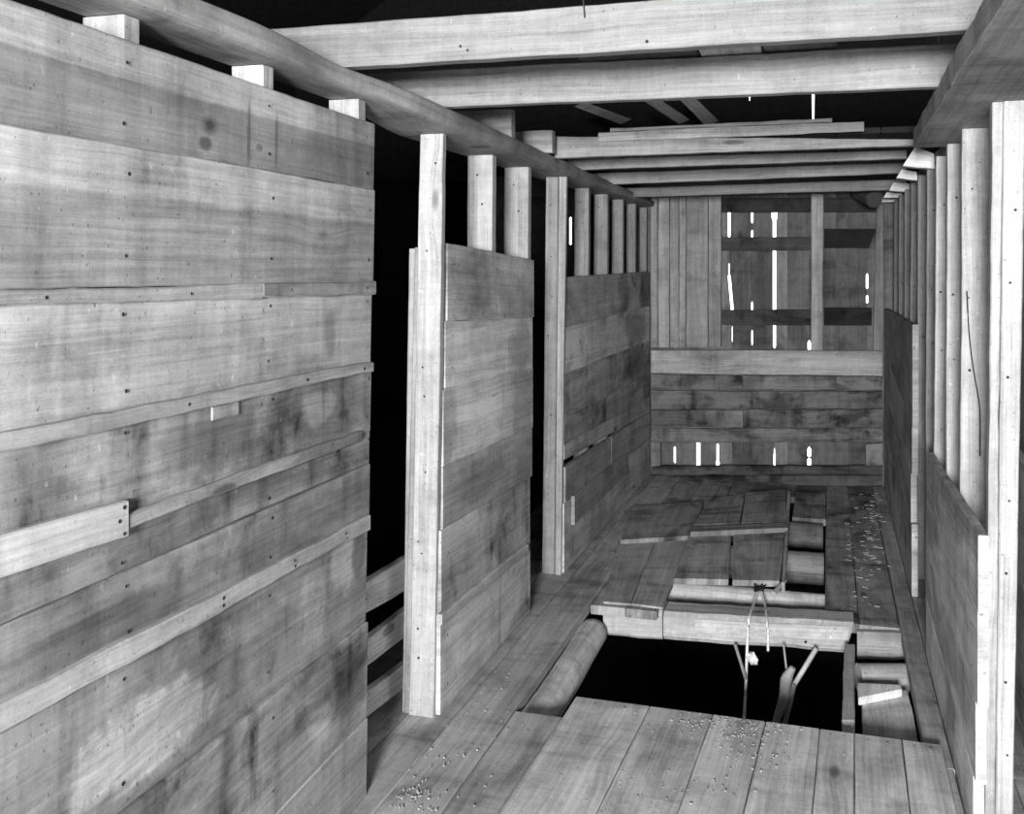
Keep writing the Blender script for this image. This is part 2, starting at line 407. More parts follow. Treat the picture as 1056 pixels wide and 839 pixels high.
r = empty('stall_divider', (XD, onX(630, 0, XD).y, 0), 'dark stained far stall divider running from the doubled door post to the end wall', 'stall divider', 'stall dividers of horizontal planks')
mE = wood('plank_wood_j', spots=[(.95, .5, .10, .9, -.65), (.62, .5, .08, .7, -.4)])
mF = wood('plank_wood_k', spots=[(.10, .4, .14, .5, .4), (.8, .5, .2, .6, -.35)])
mG = wood('plank_wood_l', spots=[(.85, .4, .2, .6, -.5), (.2, .6, .1, .3, .25)])
divider(r, XD, [((582.5, 286), (672.5, 279.5)), ((581.5, 338), (672, 315)), ((581.5, 386), (672, 350)), ((581.5, 432), (671.8, 383.5)), ((582, 459), (671.6, 408)), ((582, 474), (671.5, 424)), ], -.025,
        [(.33, .55, .0, mE), (.42, .55, .0, mF), (.27, .8, .1, mG), (.22, .8, .2), (.30, .5, 0)], floor_last=False, edge=.002, gain=1.7)
s5 = Seam(XD, (582, 482), (671.5, 424)); s6 = Seam(XD, (582, 519), (671.5, 452)); 
for (a, b, tn) in ((583, 630, .22), (630.6, 671, .24)):
    ya, yb = onX(a, 0, XD).y, onX(b, 0, XD).y
    board('plank', s6.at(ya), s6.at(yb), s5.at(yb), s5.at(ya), (-.025, 0, 0), parent=r, tone=tn * 1.7, dirt=.5, nails=nail_cols((.1, .9), (.3, .7)))
divider(r, XD, [((582, 519.5), (671.5, 452.5)), ((582, 592), (671, 488))], -.025, [(.34, .5, 0.)], gain=1.7)
strip((592.5, 511.6), (646, 468.6), (594.5, 539), (646, 490), .02, .33, .35, nm='patch_board', par=r, X=XD)

# ---- left plate
pl = [(onZ(60, -70, 2.055)), onZ(221, 3, 2.055), onZ(292, 34, 2.055), onZ(337, 58, 2.055), onZ(396, 82.6, 2.045), onZ(463, 110.6, 2.02), onZ(570, 160, 2.02), onX(622, 184, -1.215), onX(680, 210, -1.22)]
fb, ft = [], []
N_ = 60
ys = [.4] + [p.y for p in pl[1:]]; xs = [pl[1].x] + [p.x for p in pl[1:]]; zs = [p.z for p in pl]; zs[0] = 2.055
def interp(Y, A, B):
    for i in range(len(A) - 1):
        if A[i] <= Y <= A[i + 1]: return B[i] + (B[i + 1] - B[i]) * (Y - A[i]) / (A[i + 1] - A[i])
    return B[0] if Y < A[0] else B[-1]
bm = bmesh.new(); ul = bm.loops.layers.uv.new('len'); uf = bm.loops.layers.uv.new('frac')
rings = []
YE = 7.44
w1, w2 = wob(N_, .009), wob(N_, .004)
for i in range(N_ + 1):
    Y = .4 + (YE - .4) * i / N_
    xe = interp(Y, ys, xs) + w1[i]; zt = interp(Y, ys, zs) + w2[i] * .4
    if abs(Y - 2.55) < .10: xe -= .012
    zu = interp(Y, [0, 2.75, 3.15, 9], [1.992, 1.992, ZP, ZP])
    prof = [(-1.385, zu), (-1.30, zu), (xe - .020, zu + .002), (xe - .005, zu + (zt - zu) * .15), (xe - .001, zu + (zt - zu) * .5), (xe, zt - .004), (xe - .006, zt), (-1.36, zt), (-1.385, zt - .01)]
    rings.append([Vector((x, Y, z)) for x, z in prof])
vs = [[bm.verts.new(p - Vector((-1.27, 3.9, ZP))) for p in r_] for r_ in rings]
K = len(vs[0])
for i in range(N_):
    for k in range(K):
        k2 = (k + 1) % K
        f = bm.faces.new((vs[i][k], vs[i + 1][k], vs[i + 1][k2], vs[i][k2])); f.smooth = k in (1, 2, 3, 4)
        cum = [0, .145, .19, .22, .25, .27, .28, .45, .47, .5]
        for lp, (ii, kk) in zip(f.loops, ((i, k), (i + 1, k), (i + 1, k + 1), (i, k + 1))):
            lp[ul].uv = (ii * (YE - .4) / N_, cum[kk]); lp[uf].uv = (ii / N_, cum[kk] * 2)
bm.faces.new(vs[0]); bm.faces.new(vs[-1])
bmesh.ops.recalc_face_normals(bm, faces=bm.faces)
me = bpy.data.meshes.new('wall_plate'); bm.to_mesh(me); bm.free(); me.materials.append(W)
o = bpy.data.objects.new('plate_timber', me); o.location = (-1.27, 3.9, ZP); o['tone'] = .38; o['dirt'] = .45; o['sap'] = 0.
COL.objects.link(o); mark(o, 'long plate timber with a rounded waney edge lying on the left studs', 'plate timber', 'plate timbers')

# ================================================================== joists
GJ = 'joists of the loft'
def joist(lab, Y, top, bot, px0, px1, th=.05, tone=.6, dirt=.3, nails=(), name='loft_joist', cat='joist', group=GJ):
    """top/bot: two (px, py) points each, on the plane Y; px0..px1 the picture columns it spans"""
    T = [onY(p[0], p[1], Y) for p in top]; B = [onY(p[0], p[1], Y) for p in bot]
    def ev(A, x):
        return Vector((x, Y, A[0].z + (A[1].z - A[0].z) * (x - A[0].x) / (A[1].x - A[0].x)))
    x0, x1 = xat(px0, Y), xat(px1, Y)
    o = board(name, ev(B, x0), ev(B, x1), ev(T, x1), ev(T, x0), (0, th, 0), tone=tone, dirt=dirt, nails=nails, edge=.002, warp=.002)
    return mark(o, lab, cat, group)
YJ = [onZ(368, 68, 2.057).y, onZ(461, 110, 2.026).y, onZ(572, 163, 2.015).y, onZ(601, 175.5, 2.008).y, 5.95, 6.62]
YJ[0] += 0; 
joist('nearest loft joist, cut by the top edge of the picture', YJ[0], [(284, 29), (680, 0)], [(368, 68), (680, 49.6)], 270, 1075, tone=.40, dirt=.2, nails=[(.3, .3), (.31, .2), (.55, .15)])
joist('second loft joist, with a long crack along its upper edge', YJ[1], [(395, 75), (724, 58)], [(461, 110), (680, 101)], 380, 1030, tone=.46, dirt=.3)
joist('third loft joist, carrying stacked boards at the edge of the loft floor', YJ[2], [(572, 140.5), (760, 142)], [(572, 163), (760, 156.3)], 572, 952, tone=.52, dirt=.3)
for i, (yt, yb, ytr, ybr, pxl, lab, tn) in enumerate(((163, 175, 158, 168, 585, 'fourth loft joist, behind the one carrying stacked boards', .46), (178, 190, 172, 183.5, 610, 'fifth loft joist, last but one before the end wall', .5), (193.5, 203, 189, 199, 636, 'sixth loft joist, last before the end wall', .40))):
    px = (601, 630.5, 654)[i]
    joist(lab, YJ[3 + i], [(px, yt), (800, ytr)], [(px, yb), (800, ybr)], pxl, 935, tone=tn, dirt=.3)
# cut joist ends on the plate
for (pxr, top, d, lab) in ((527.5, 112, 4.12, 'cut joist end on the left plate just behind the second joist'), (569.5, 134, 4.62, 'cut joist end on the left plate beside the third joist')):
    Y = depthY(-1.2, d); x1 = xat(pxr, Y); zt = onY(pxr, top, Y).z
    o = board('joist_stub', (x1 - .30, Y, 2.022), (x1, Y, 2.022), (x1, Y, zt), (x1 - .30, Y, zt), (0, .05, 0), tone=.6, dirt=.3)
    mark(o, lab, 'joist end', 'cut joist ends')
# boards stacked along the third joist
Y3 = YJ[2]
def qY(name, tl, tr, br, bl, Y, th, **kw):
    TL, TR, BR, BL = (onY(p[0], p[1], Y) for p in (tl, tr, br, bl))
    return board(name, BL, BR, TR, TL, (0, th, 0), **kw)
mark(qY('loft_board', (617, 136.2), (891, 124.6), (891, 135), (617, 146.6), Y3 - .016, .013, tone=.50, dirt=.4, edge=.003), 'ragged board lying along the top of the third loft joist', 'board', 'boards on the loft joists')
mark(qY('loft_board', (629, 132), (858, 122), (858, 125.5), (629, 135.6), Y3 + .01, .14, tone=.5, dirt=.4, edge=.003), 'thin board on top of the ragged board over the third joist', 'board', 'boards on the loft joists')
# boards laid across the first joists
zb = onY(680, 63, YJ[1]).z + .010
def loftb(pa, pb, ya, yb, tone, lab, z=zb):
    x0, x1 = xat(pa, YJ[1]), xat(pb, YJ[1])
    o = board('loft_board', (x0, ya, z), (x0, yb, z), (x1, yb, z), (x1, ya, z), (0, 0, .022), tone=tone, dirt=.5, warp=.003)
    mark(o, lab, 'board', 'boards on the loft joists')
loftb(600, 721, YJ[0] + .07, 3.3, .10, 'dark board laid over the two nearest joists, left of the pale board')
loftb(723, 786, YJ[0] + .07, 3.28, .5, 'pale board laid over the two nearest joists', zb + .001)
loftb(788, 864, YJ[0] + .07, 3.25, .16, 'grey board laid over the two nearest joists, right of the pale board')
# loft floor over the far joists
lf = empty('ceiling', (-.4, 6.1, 2.14), kind='structure')
zl = onY(572, 140.5, Y3).z
x = -1.5
while x < .6:
    w = random.uniform(.15, .24)
    board('loft_floor_board', (x, Y3 + .16, zl - .02), (x, 7.42, zl - .07), (x + w, 7.42, zl - .07), (x + w, Y3 + .16, zl - .02), (0, 0, .025), parent=lf, tone=.05, dirt=.4, seg=10)  # near-black tone puts the darkness of the unlit loft into the boards
    x += w + .004

# ================================================================== end wall
YB = 7.52                         # inner face of the vertical siding
wb = empty('wall_back', (-.4, YB, 0), kind='structure')
# seams of the vertical siding: picture column(s) and the stretches that stand open (y0, y1, width)
sid = [
    (500, []), (540, []), (565, []), (588, [(224, 252, 3.0)]), (622, []), (648, []), (672, []), (695.7, [(461, 477, 2.4)]), (720, [(456, 481, 4.2)]),
    (740, [(458, 480, 2.6), (476, 481, 4)]), (751.8, [(216, 244, 3.0), (272, 284, 1.6), (284, 322, 3.2), (337, 352, .9)]),
    (775.5, [(216, 229, 2.6), (238, 245, 2.4), (312, 320, 2.2), (341, 355, 1.6)]),
    (798.6, [(216, 226, 6), (226, 246, 3.6), (258, 322, 3.6), (334, 358, 3.0), (463, 468, 1.2), (468, 480, 2.2)]),
    (812, []), (834.5, [(440, 443, 3.2), (446, 449, 3.0), (462, 471, 3.8), (473, 480, 4.2), (352, 361, 3.4)]),
    (862, []), (894.3, [(283, 297, 2.6), (305, 312, 2.4)]), (925, []), (960, []), (1010, [])]
def seam_shift(i, y):
    if sid[i][0] == 751.8 and y > 284: return min(3.2, (y - 284) * .09)
    if sid[i][0] == 751.8 and y < 200: return 0
    return 0
def gap(i, y):
    return max([w * min(1, (min(y - a, b - y) + 1.2) / 1.6) for a, b, w in sid[i][1] if a - .6 <= y <= b + .6] or [0])
yss = [182, 186] + [190 + 1.5 * k for k in range(206)] + [520]
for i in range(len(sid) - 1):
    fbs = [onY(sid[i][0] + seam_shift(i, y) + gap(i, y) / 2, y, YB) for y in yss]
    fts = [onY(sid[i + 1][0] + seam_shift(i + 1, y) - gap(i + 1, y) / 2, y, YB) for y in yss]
    sweep('siding_board', fbs, fts, Vector((0, .022, 0)), parent=wb, tone=random.uniform(.14, .26) if i > 3 else .05, dirt=.6, edge=0, warp=0, cham=.001)  # leftmost boards toned near black to paint the shade between the studs
# gable beyond the loft, with two slits of daylight
ga = empty('wall_gable', (-.4, 7.55, 3), kind='structure')
YQ = 7.546
gs = [(-300, None), (773, (80, 103.5, 2.4)), (838.6, (80, 124, 3.4)), (1400, None)]
gy = [-460, -300, -200, -100, 0, 40, 70, 80, 88, 96, 100, 103, 104, 110, 117, 122, 124, 125, 140, 170, 182, 187]
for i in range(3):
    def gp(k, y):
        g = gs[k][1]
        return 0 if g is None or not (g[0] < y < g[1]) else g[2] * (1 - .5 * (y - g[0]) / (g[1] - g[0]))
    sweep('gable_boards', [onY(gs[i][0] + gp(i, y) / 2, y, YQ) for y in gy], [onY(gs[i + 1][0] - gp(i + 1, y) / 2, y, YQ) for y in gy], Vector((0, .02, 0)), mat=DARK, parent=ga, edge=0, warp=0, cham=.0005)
# inner vertical lining boards on the left of the end wall
YI = 7.455
il = empty('board_lining', (-1.2, YI, 1.2), 'upright boards lining the upper left of the end wall', 'board lining')
for (a, b, tn) in ((671, 678, .34), (678.6, 690, .42), (690.7, 699.7, .36), (700.2, 707, .40), (707.5, 730, .33)):
    qa = [onY(a, y, YI) for y in (358, 196)]; qb = [onY(b, y, YI) for y in (358, 196)]
    board('plank', qa[0], qa[1], qb[1], qb[0], (0, .02, 0), parent=il, tone=tn, dirt=.4, edge=.002, cham=.004, nails=nail_cols((.04, .95), (.5,)))
def endpart(name, tl, tr, br, bl, Y, th, lab, cat, group, tone, dirt, vert=False, **kw):
    TL, TR, BR, BL = (onY(p[0], p[1], Y) for p in (tl, tr, br, bl))
    if vert: o = board(name, BL, TL, TR, BR, (0, th, 0), tone=tone, dirt=dirt, **kw)
    else: o = board(name, BL, BR, TR, TL, (0, th, 0), tone=tone, dirt=dirt, **kw)
    return mark(o, lab, cat, group)
GP, GG = 'uprights of the end wall', 'cross rails of the end wall'
YU = 7.45
endpart('wall_upright', (730.6, 200), (743.7, 200), (743.2, 357.5), (730.6, 357.5), YU, .066, 'dark upright in the end wall left of the daylight slits', 'upright', GP, .34, .5, True)
endpart('wall_upright', (836.8, 200), (849, 200), (848, 361), (836.5, 361), YU, .066, 'spliced upright in the end wall right of the daylight slits', 'upright', GP, .40, .35, True)
endpart('wall_upright', (904.6, 205), (911, 205), (911, 361), (900, 361), YU, .066, 'corner upright of the end wall against the right studs', 'upright', GP, .26, .5, True)
YG = 7.475
endpart('cross_rail', (744.5, 244.5), (836, 244), (836, 258), (744.5, 258.5), YG, .044, 'upper dark cross rail over the daylight slits of the end wall', 'rail', GG, .08, .8)
endpart('cross_rail', (744.5, 319.5), (836, 319), (836, 335.5), (744.5, 335), YG, .044, 'lower dark cross rail over the daylight slits of the end wall', 'rail', GG, .07, 1.)
endpart('cross_rail', (849.7, 235.5), (904, 236), (896, 255.5), (849.7, 255.5), YG, .044, 'upper black cross rail with a slanted end at the right of the end wall', 'rail', GG, .02, .6)
endpart('cross_rail', (849.7, 317), (899, 317.5), (899, 335.5), (849.7, 335.5), YG, .044, 'lower black cross rail at the right of the end wall', 'rail', GG, .025, .9)
endpart('header_rail', (744.2, 204), (836, 203.5), (836, 218.7), (744.2, 219), YG, .044, 'dark header over the daylight slits at the top of the end wall', 'rail', GG, .04, .8)
endpart('header_rail', (849.7, 203.5), (903.5, 203), (903.5, 218.5), (849.7, 218.7), YG, .044, 'short dark header at the top right of the end wall beside the log end', 'rail', GG, .04, .8)
ll = empty('board_lining', (-.5, 7.42, 0), 'weathered horizontal boards lining the lower half of the end wall', 'board lining')
YW = 7.425
def lin(tl, tr, br, bl, tone, dirt, nm='plank', th=.024, Y=YW, **kw):
    TL, TR, BR, BL = (onY(p[0], p[1], Y) for p in (tl, tr, br, bl))
    board(nm, BL, BR, TR, TL, (0, th, 0), parent=ll, tone=tone * .72, dirt=dirt * 1.15, **kw)
mH = W
lin((671.6, 361), (910, 361.5), (910, 387.5), (671.6, 384.5), .62, .45, 'top_board', .05, YW - .012, mat=mH, edge=.002)
LG = dict(edge=.005, cham=.005)
lin((671.6, 386), (765.5, 387), (765.5, 401.5), (671.6, 402), .27, .8, **LG)
lin((766, 387), (862, 388), (862, 402), (766, 401.5), .30, .6, **LG)
lin((862.5, 388), (910, 388.5), (910, 403), (862.5, 402), .28, .9, **LG)
lin((671.6, 402.5), (910, 403.5), (910, 421), (671.6, 422), .26, .9, **LG)
lin((671.6, 422.8), (766, 422.5), (766, 440.5), (671.6, 441), .32, .7, **LG)
lin((766.5, 422.5), (910, 421.8), (910, 441), (766.5, 440.5), .26, .9, **LG)
lin((671.6, 441.6), (910, 441.6), (910, 455), (671.6, 456.5), .28, .9, **LG)
lin((671.6, 481), (910, 480), (910, 490), (671.6, 490), .13, 1., 'sill_board', .05, YW - .02, edge=.006, cham=.008)
lin((671.6, 490.5), (910, 490.5), (910, 502), (671.6, 502), .15, .9, 'sill_board', .06, YW - .03, edge=.004, cham=.01)
lin((671.6, 456), (681, 456), (681, 482), (671.6, 482), .34, .5, 'end_block', .03, YW)
lin((893, 458), (910, 457), (910, 481), (893, 481), .34, .6, 'end_block', .03, YW)

# ================================================================== right side
XR = .41
ZR = 1.95
GR = 'right wall studs under the plate'
def rstud(pt, pb, w, lab, tone, dirt, zb=.01, th=.05):
    d = XR * F / CT / (pt - VX); Y = depthY(XR, d)
    x0t, x0b = xat(pt, Y), xat(pb, Y)
    o = upright('wall_stud', x0t, x0t + w, ZR, x0b, x0b + w, zb, Y, th, None, tone=tone, dirt=dirt, edge=.0018, nails=[(.9, .3), (.6, .25), (.72, .2)])
    mark(o, lab, 'stud', GR)
rstud(992.5, 989, .10, 'widest bright stud of the right wall, with a dark curved crack', .78, .2)
rstud(977.5, 974, .10, 'bright stud of the right wall between the cracked one and the narrowest bright one', .80, .15)
rstud(965.5, 962, .10, 'narrowest of the bright studs on the right wall', .80, .15)
for pt, lab, tn in ((956, 'first grey stud beyond the bright studs on the right wall', .42), (947, 'second grey stud beyond the bright right hand studs, beside the divider end', .40), (939.5, 'third grey stud beyond the bright right hand studs', .36),
                (933.2, 'fourth grey stud beyond the bright right hand studs', .36), (927.5, 'fifth grey stud beyond the bright right hand studs', .34), (922.5, 'sixth grey stud beyond the bright right hand studs', .34), (918, 'grey stud of the right wall last before the dark corner', .3)):
    rstud(pt, pt - 1.5, .10, lab, tn, .35)  # shade on these farther studs is put into their grey tones
YR = depthY(XR, XR * F / CT / (1019 - VX))
rp = empty('door_post', (xat(1030, YR), YR, 0), 'bright door post at the right edge of the picture', 'post', 'door posts')
def rq(nm, tl, tr, br, bl, Y, th, **kw):
    TL, TR, BR, BL = (onY(p[0], p[1], Y) for p in (tl, tr, br, bl))
    TL.z = TR.z = ZR
    s = [(q, BL.x) for q in (0,)]
    def dn(T, B):
        k = (0 - T.z) / (B.z - T.z); return Vector((T.x + (B.x - T.x) * k, Y, 0.0))
    BL, BR = dn(TL, BL), dn(TR, BR)
    board(nm, BL, TL, TR, BR, (0, th, 0), parent=rp, **kw)
rq('post', (1035, 92), (1058, 92), (1045, 839), (1027, 839), YR, .05, tone=.74, dirt=.15, nails=[(.85, .6), (.75, .4), (.62, .35), (.45, .5), (.35, .4), (.2, .45), (.1, .6)])
rq('jamb_strip', (1023, 92), (1034.3, 92), (1026.3, 839), (1016, 839), YR + .012, .05, tone=.70, dirt=.3, edge=.003)
# dark crack curve in the wide stud, drawn as an added thin tube
dC = depthY(XR, XR * F / CT / (992.5 - VX)) - .004
o = tube('wire', [onY(997, 300, dC), onY(999.5, 345, dC), onY(1003, 375, dC), onY(1008, 405, dC), onY(1010.5, 425, dC), onY(1010.5, 470, dC)], .0022, BOUND, seg=6)
mark(o, 'dark crack curving down the widest bright stud on the right wall, drawn as a tube', 'wire')
# right dividers
XN = .36
r = empty('stall_divider', (XN, onX(980, 0, XN).y, 0), 'low right hand stall divider below the bright studs', 'stall divider', 'stall dividers of horizontal planks')
divider(r, XN, [((956, 467), (1009, 551)), ((955.5, 514), (1008, 629)), ((955, 566), (1006, 722)), ((955, 615), (1004, 800)), ((955, 660), (1002, 860))], .026,
        [(.34, .5, -.2), (.38, .5, -.1), (.36, .6, 0.), (.40, .6, 0.)], edge=.003, gain=1.9)
r = empty('stall_divider', (XN, onX(925, 0, XN).y, 0), 'dark far right stall divider reaching to the end wall', 'stall divider', 'stall dividers of horizontal planks')
divider(r, XN, [((912, 317.5), (941, 334.5)), ((912, 362), (940.5, 440)), ((912, 402), (939.5, 487)), ((912, 446), (940, 540)), ((912, 490), (939, 616))], .026,
        [(.20, .5, 0.), (.26, .6, 0.), (.24, .6, 0.), (.30, .6, 0.)], edge=.003, gain=1.9)
XF = .58
r = empty('stall_divider', (XF, 3.3, 0), 'plank divider glimpsed past the bright door post at the right edge', 'stall divider', 'stall dividers of horizontal planks')
divider(r, XF, [((1030, 445), (1075, 503)), ((1030, 560), (1075, 640)), ((1030, 690), (1075, 800)), ((1030, 840), (1075, 980))], .026,
        [(.40, .5, 0.), (.38, .5, 0.), (.40, .5, 0.)])
# wall_right: vertical siding behind the studs
wr = empty('wall_right', (.62, 4, 0), kind='structure')
y = -2.6
while y < 7.5:
    w = random.uniform(.14, .22)
    board('siding_board', (.63, y, 0), (.63, y, 4.2), (.63, y + w, 4.2), (.63, y + w, 0), (.025, 0, 0), parent=wr, tone=.22, dirt=.4, seg=12, edge=0, warp=.001, cham=.001)
    y += w
# right plates
q = [onZ(1037, 0, ZR), onZ(942, 151, ZR)]
m_ = (q[1].x - q[0].x) / (q[1].y - q[0].y)
xa = q[0].x + m_ * (.6 - q[0].y); 
ye = q[1].y + .05
o = board('plate_timber', (xa, .6, ZR), (q[1].x, ye, ZR), (.60, ye, ZR), (.60, .6, ZR), (0, 0, .066), tone=.46, dirt=.5, edge=.004, nails=[(.83, .3), (.9, .4)])
mark(o, 'broad plate timber on the right studs with its underside lit', 'plate timber', 'plate timbers')
o = board('plate_timber', (.435, ye + .006, ZR + .002), (.435, 7.42, ZR + .002), (.60, 7.42, ZR + .002), (.60, ye + .006, ZR + .002), (0, 0, .045), tone=.2, dirt=.6, edge=.004)
mark(o, 'far plate timber on the grey right studs, above a row of small blocks', 'plate timber', 'plate timbers')
GB = 'small blocks under the far right plate'
for (bl, br, tr, tl, lab) in (((931, 171), (964, 174), (963, 158), (944, 151), 'largest and nearest of the pale blocks under the far right plate'),
                              ((924.5, 183.5), (947, 186), (945, 177), (930, 174), 'second pale block from the largest under the far right plate'),
                              ((917, 196.5), (939, 198), (939, 189), (921.5, 188), 'third pale block from the largest under the far right plate'),
                              ((911, 204), (931.5, 203.6), (931.5, 199), (914.5, 198), 'fourth pale block from the largest under the far right plate'),
                              ((907, 208.5), (926, 208), (926, 205.4), (910, 205), 'smallest pale block under the far right plate near the end wall')):
    d = F * .445 / (HY - bl[1]); Yb = depthY(.35, d)
    o = qY('plate_block', tl, tr, br, bl, Yb, .07, tone=.85, dirt=.1, edge=.001, seg=6)
    mark(o, lab, 'block', GB)
o = tube('log_end', [onY(884, 198, 7.2), onY(902, 206, 6.9)], [.045, .05], WL, noise=.1, seg=12, tone=.08, dirt=.5)
mark(o, 'short dark log end in the top right corner by the end wall', 'log')

# ================================================================== floor
FT = .04
fl = empty('floor', (-.4, 2.5, 0), kind='structure')
def fboard(x0, x1, ya, yb, tone=.34, z=0., par=fl, nm='floor_board', xs0=0, xs1=0, **kw):
    board(nm, (x0, ya, z), (x0 + xs0, yb, z), (x1 + xs1, yb, z), (x1, ya, z), (0, 0, -FT), mat=WF, parent=par, tone=tone, dirt=kw.pop('dirt', .55), edge=.0015, warp=.0015, **kw)
hx0a, hx0b = onZ(531, 733, 0), onZ(616, 625, 0)
YH0, YH1 = hx0a.y, hx0b.y           # the pit opening from front to back
XH1 = .285                          # right edge of the opening
xb = [-1.75, -1.54, -1.36, -1.2, -1.02]
for a, b in zip(xb, xb[1:]):
    fboard(a, b - .003, -2.6, 7.515, random.uniform(.22, .28))
xb = [-1.02, -.83, -.62, -.41, -.2, .02, .2, .36, .52, .66]
for a, b in zip(xb, xb[1:]):
    fboard(a, b - .003, -2.6, YH0, random.uniform(.22, .28))
fboard(XH1, .36, YH0 + .002, 7.515, .22)
fboard(.363, .66, YH0 + .002, 7.515, .22)
# left of the far opening and right of it
fxa = onZ(684, 626, 0).x
YT1 = onZ(740, 508, 0).y
XQ = onZ(851, 610, 0).x
fboard(-1.017, -.86, YH1 + .01, 7.515, .24, xs0=.0, dirt=.8)
fboard(-.857, -.72, YH1 + .01, 7.515, .22, dirt=.8)
fboard(-.717, fxa + .06, YT1 - .9, 7.515, .20, dirt=.9)
xr = XQ
for w in (.14, XH1 - XQ - .142):
    fboard(xr, xr + w - .002, onZ(860, 641, 0).y, 7.515, .20, dirt=.85); xr += w
xg = onZ(817, 533, 0)
fboard(fxa + .063, xg.x - .003, YT1 + .02, 7.515, .18, dirt=.9)
fboard(xg.x, XQ - .003, xg.y, 7.515, .18, dirt=.9)
# worn boards laid over the floor left of the trapdoor
zf = .010
for k, (a, b, c, d_) in enumerate((((622, 620), (650, 622), (676, 556), (638, 558.5)), ((650.6, 622), (684, 626), (711, 553.5), (676.6, 556)))):
    A, B, C_, D = (onZ(p[0], p[1], zf) for p in (a, b, c, d_))
    o = board('loose_board', A, D, C_, B, (0, 0, -.009), mat=WF, tone=(.25, .27)[k], dirt=.5, edge=.002)
    mark(o, ('loose floor board behind the pit, beside the left floor strip', 'loose floor board behind the pit, with a notch by the trapdoor')[k], 'board', 'loose floor boards')
A, B, C_, D = (onZ(p[0], p[1], .034) for p in ((640, 556.5), (652, 522), (726, 516), (712, 552)))
o = board('loose_board', A, B, C_, D, (0, 0, -.032), mat=WF, tone=.2, dirt=.8, edge=.002)
mark(o, 'raised floor board beyond the two loose boards, left of the trapdoor', 'board', 'loose floor boards')
o = tube('wire', [onY(601, -6, YJ[0] - .006), onY(602, 6, YJ[0] - .007), onY(603, 18, YJ[0] - .006)], .002, BOUND, seg=6)
mark(o, 'short dark wire hanging down the face of the nearest loft joist', 'wire')
# hatch cover in the foreground
zc = .035
hb = [onZ(594, 718, zc), onZ(972, 768, zc)]
yc = (hb[0].y + hb[1].y) / 2
hc = empty('hatch_cover', (-.25, 2.4, 0), 'broad plank hatch cover lying on the floor in the foreground', 'hatch cover')
xl0, xr0 = onZ(507, 839, zc).x, onZ(980, 839, zc).x
cuts = [0, .22, .40, .545, .69, .78, .90, 1.0]
for a, b in zip(cuts, cuts[1:]):
    f0, f1 = hb[0].lerp(hb[1], a), hb[0].lerp(hb[1], b)
    sk = -.10
    def nearx(s): return xl0 - .02 + (xr0 - xl0 + .03) * s - (.06 * (1 - abs(2 * s - 1)) )
    g0, g1 = Vector((nearx(a), 1.3, zc)), Vector((nearx(b), 1.3, zc))
    board('plank', g0, f0, f1 - Vector((.003, 0, 0)), g1 - Vector((.003, 0, 0)), (0, 0, -.03), mat=WF, parent=hc, tone=random.uniform(.32, .38), dirt=.45, edge=.001, warp=.001, cham=.002, nails=[(.985, .3), (.985, .7)] if random.random() < .5 else [])
# ---- timbers round the pit
def log(name, a, b, rad, lab, tone, dirt, flat=1., noise=.10, cat='log', group=None):
    o = tube(name, [a, a.lerp(b, .33), a.lerp(b, .66), b], rad, WL, noise=noise, seg=16, sub=7, tone=tone, dirt=dirt, flat=flat)
    return mark(o, lab, cat, group)
# left trimmer log
log('trimmer_log', onZ(554, 745, -.115) + Vector((.0, -.1, 0)), onZ(612, 652, -.115), .062, 'rounded log along the left side of the open pit', .7, .5, noise=.05)
# header beam
YHB = onZ(690, 634, -.03).y - .02
hbm = empty('header_beam', (-.4, YHB, -.1), 'pale hewn beam across the back of the open pit', 'beam')
ztop = onY(780, 637, YHB).z; 
qYk = lambda nm, tl, tr, br, bl, Y, th, **kw: qY(nm, tl, tr, br, bl, Y, th, **kw)
qY('beam', (684, 632), (880.6, 642), (872, 674), (684, 660), YHB, .17, parent=hbm, mat=WL, tone=.58, dirt=.45, edge=.004, warp=.003, cham=.02, nails=[(.46, .6), (.63, .5), (.75, .5), (.78, .3), (.88, .5)], nail_r=.006)
qY('beam_end', (622, 624.5), (683, 630), (683, 660), (622, 655), YHB + .006, .15, parent=hbm, mat=WL, tone=.50, dirt=.5, edge=.004, cham=.012)
qY('facing_strip', (717, 639), (876, 646), (874, 661), (717, 653), YHB - .007, .012, parent=hbm, mat=WL, tone=.68, dirt=.3, edge=.003)
# floor logs under the far opening
GL = 'logs under the trapdoor'
for (l, rr, ytop, ybot, lab, tn) in ((680, 851, 596, 623, 'nearest bark log under the trapdoor front edge', .56), (700, 850, 557, 592, 'middle log in the gap right of the trapdoor', .26), (715, 849, 530, 558, 'farthest log in the gap right of the trapdoor', .2)):
    zc_ = -.075
    ym = (ytop + ybot) / 2
    P0, P1 = onZ(l, ym, zc_), onZ(rr, ym + 3, zc_)
    P1.y = P0.y
    rad = .5 * (ybot - ytop) * (P0.y * CT) / F * .95
    log('floor_log', P0, P1, max(rad, .05), lab, tn, .5, noise=.06, group=GL)
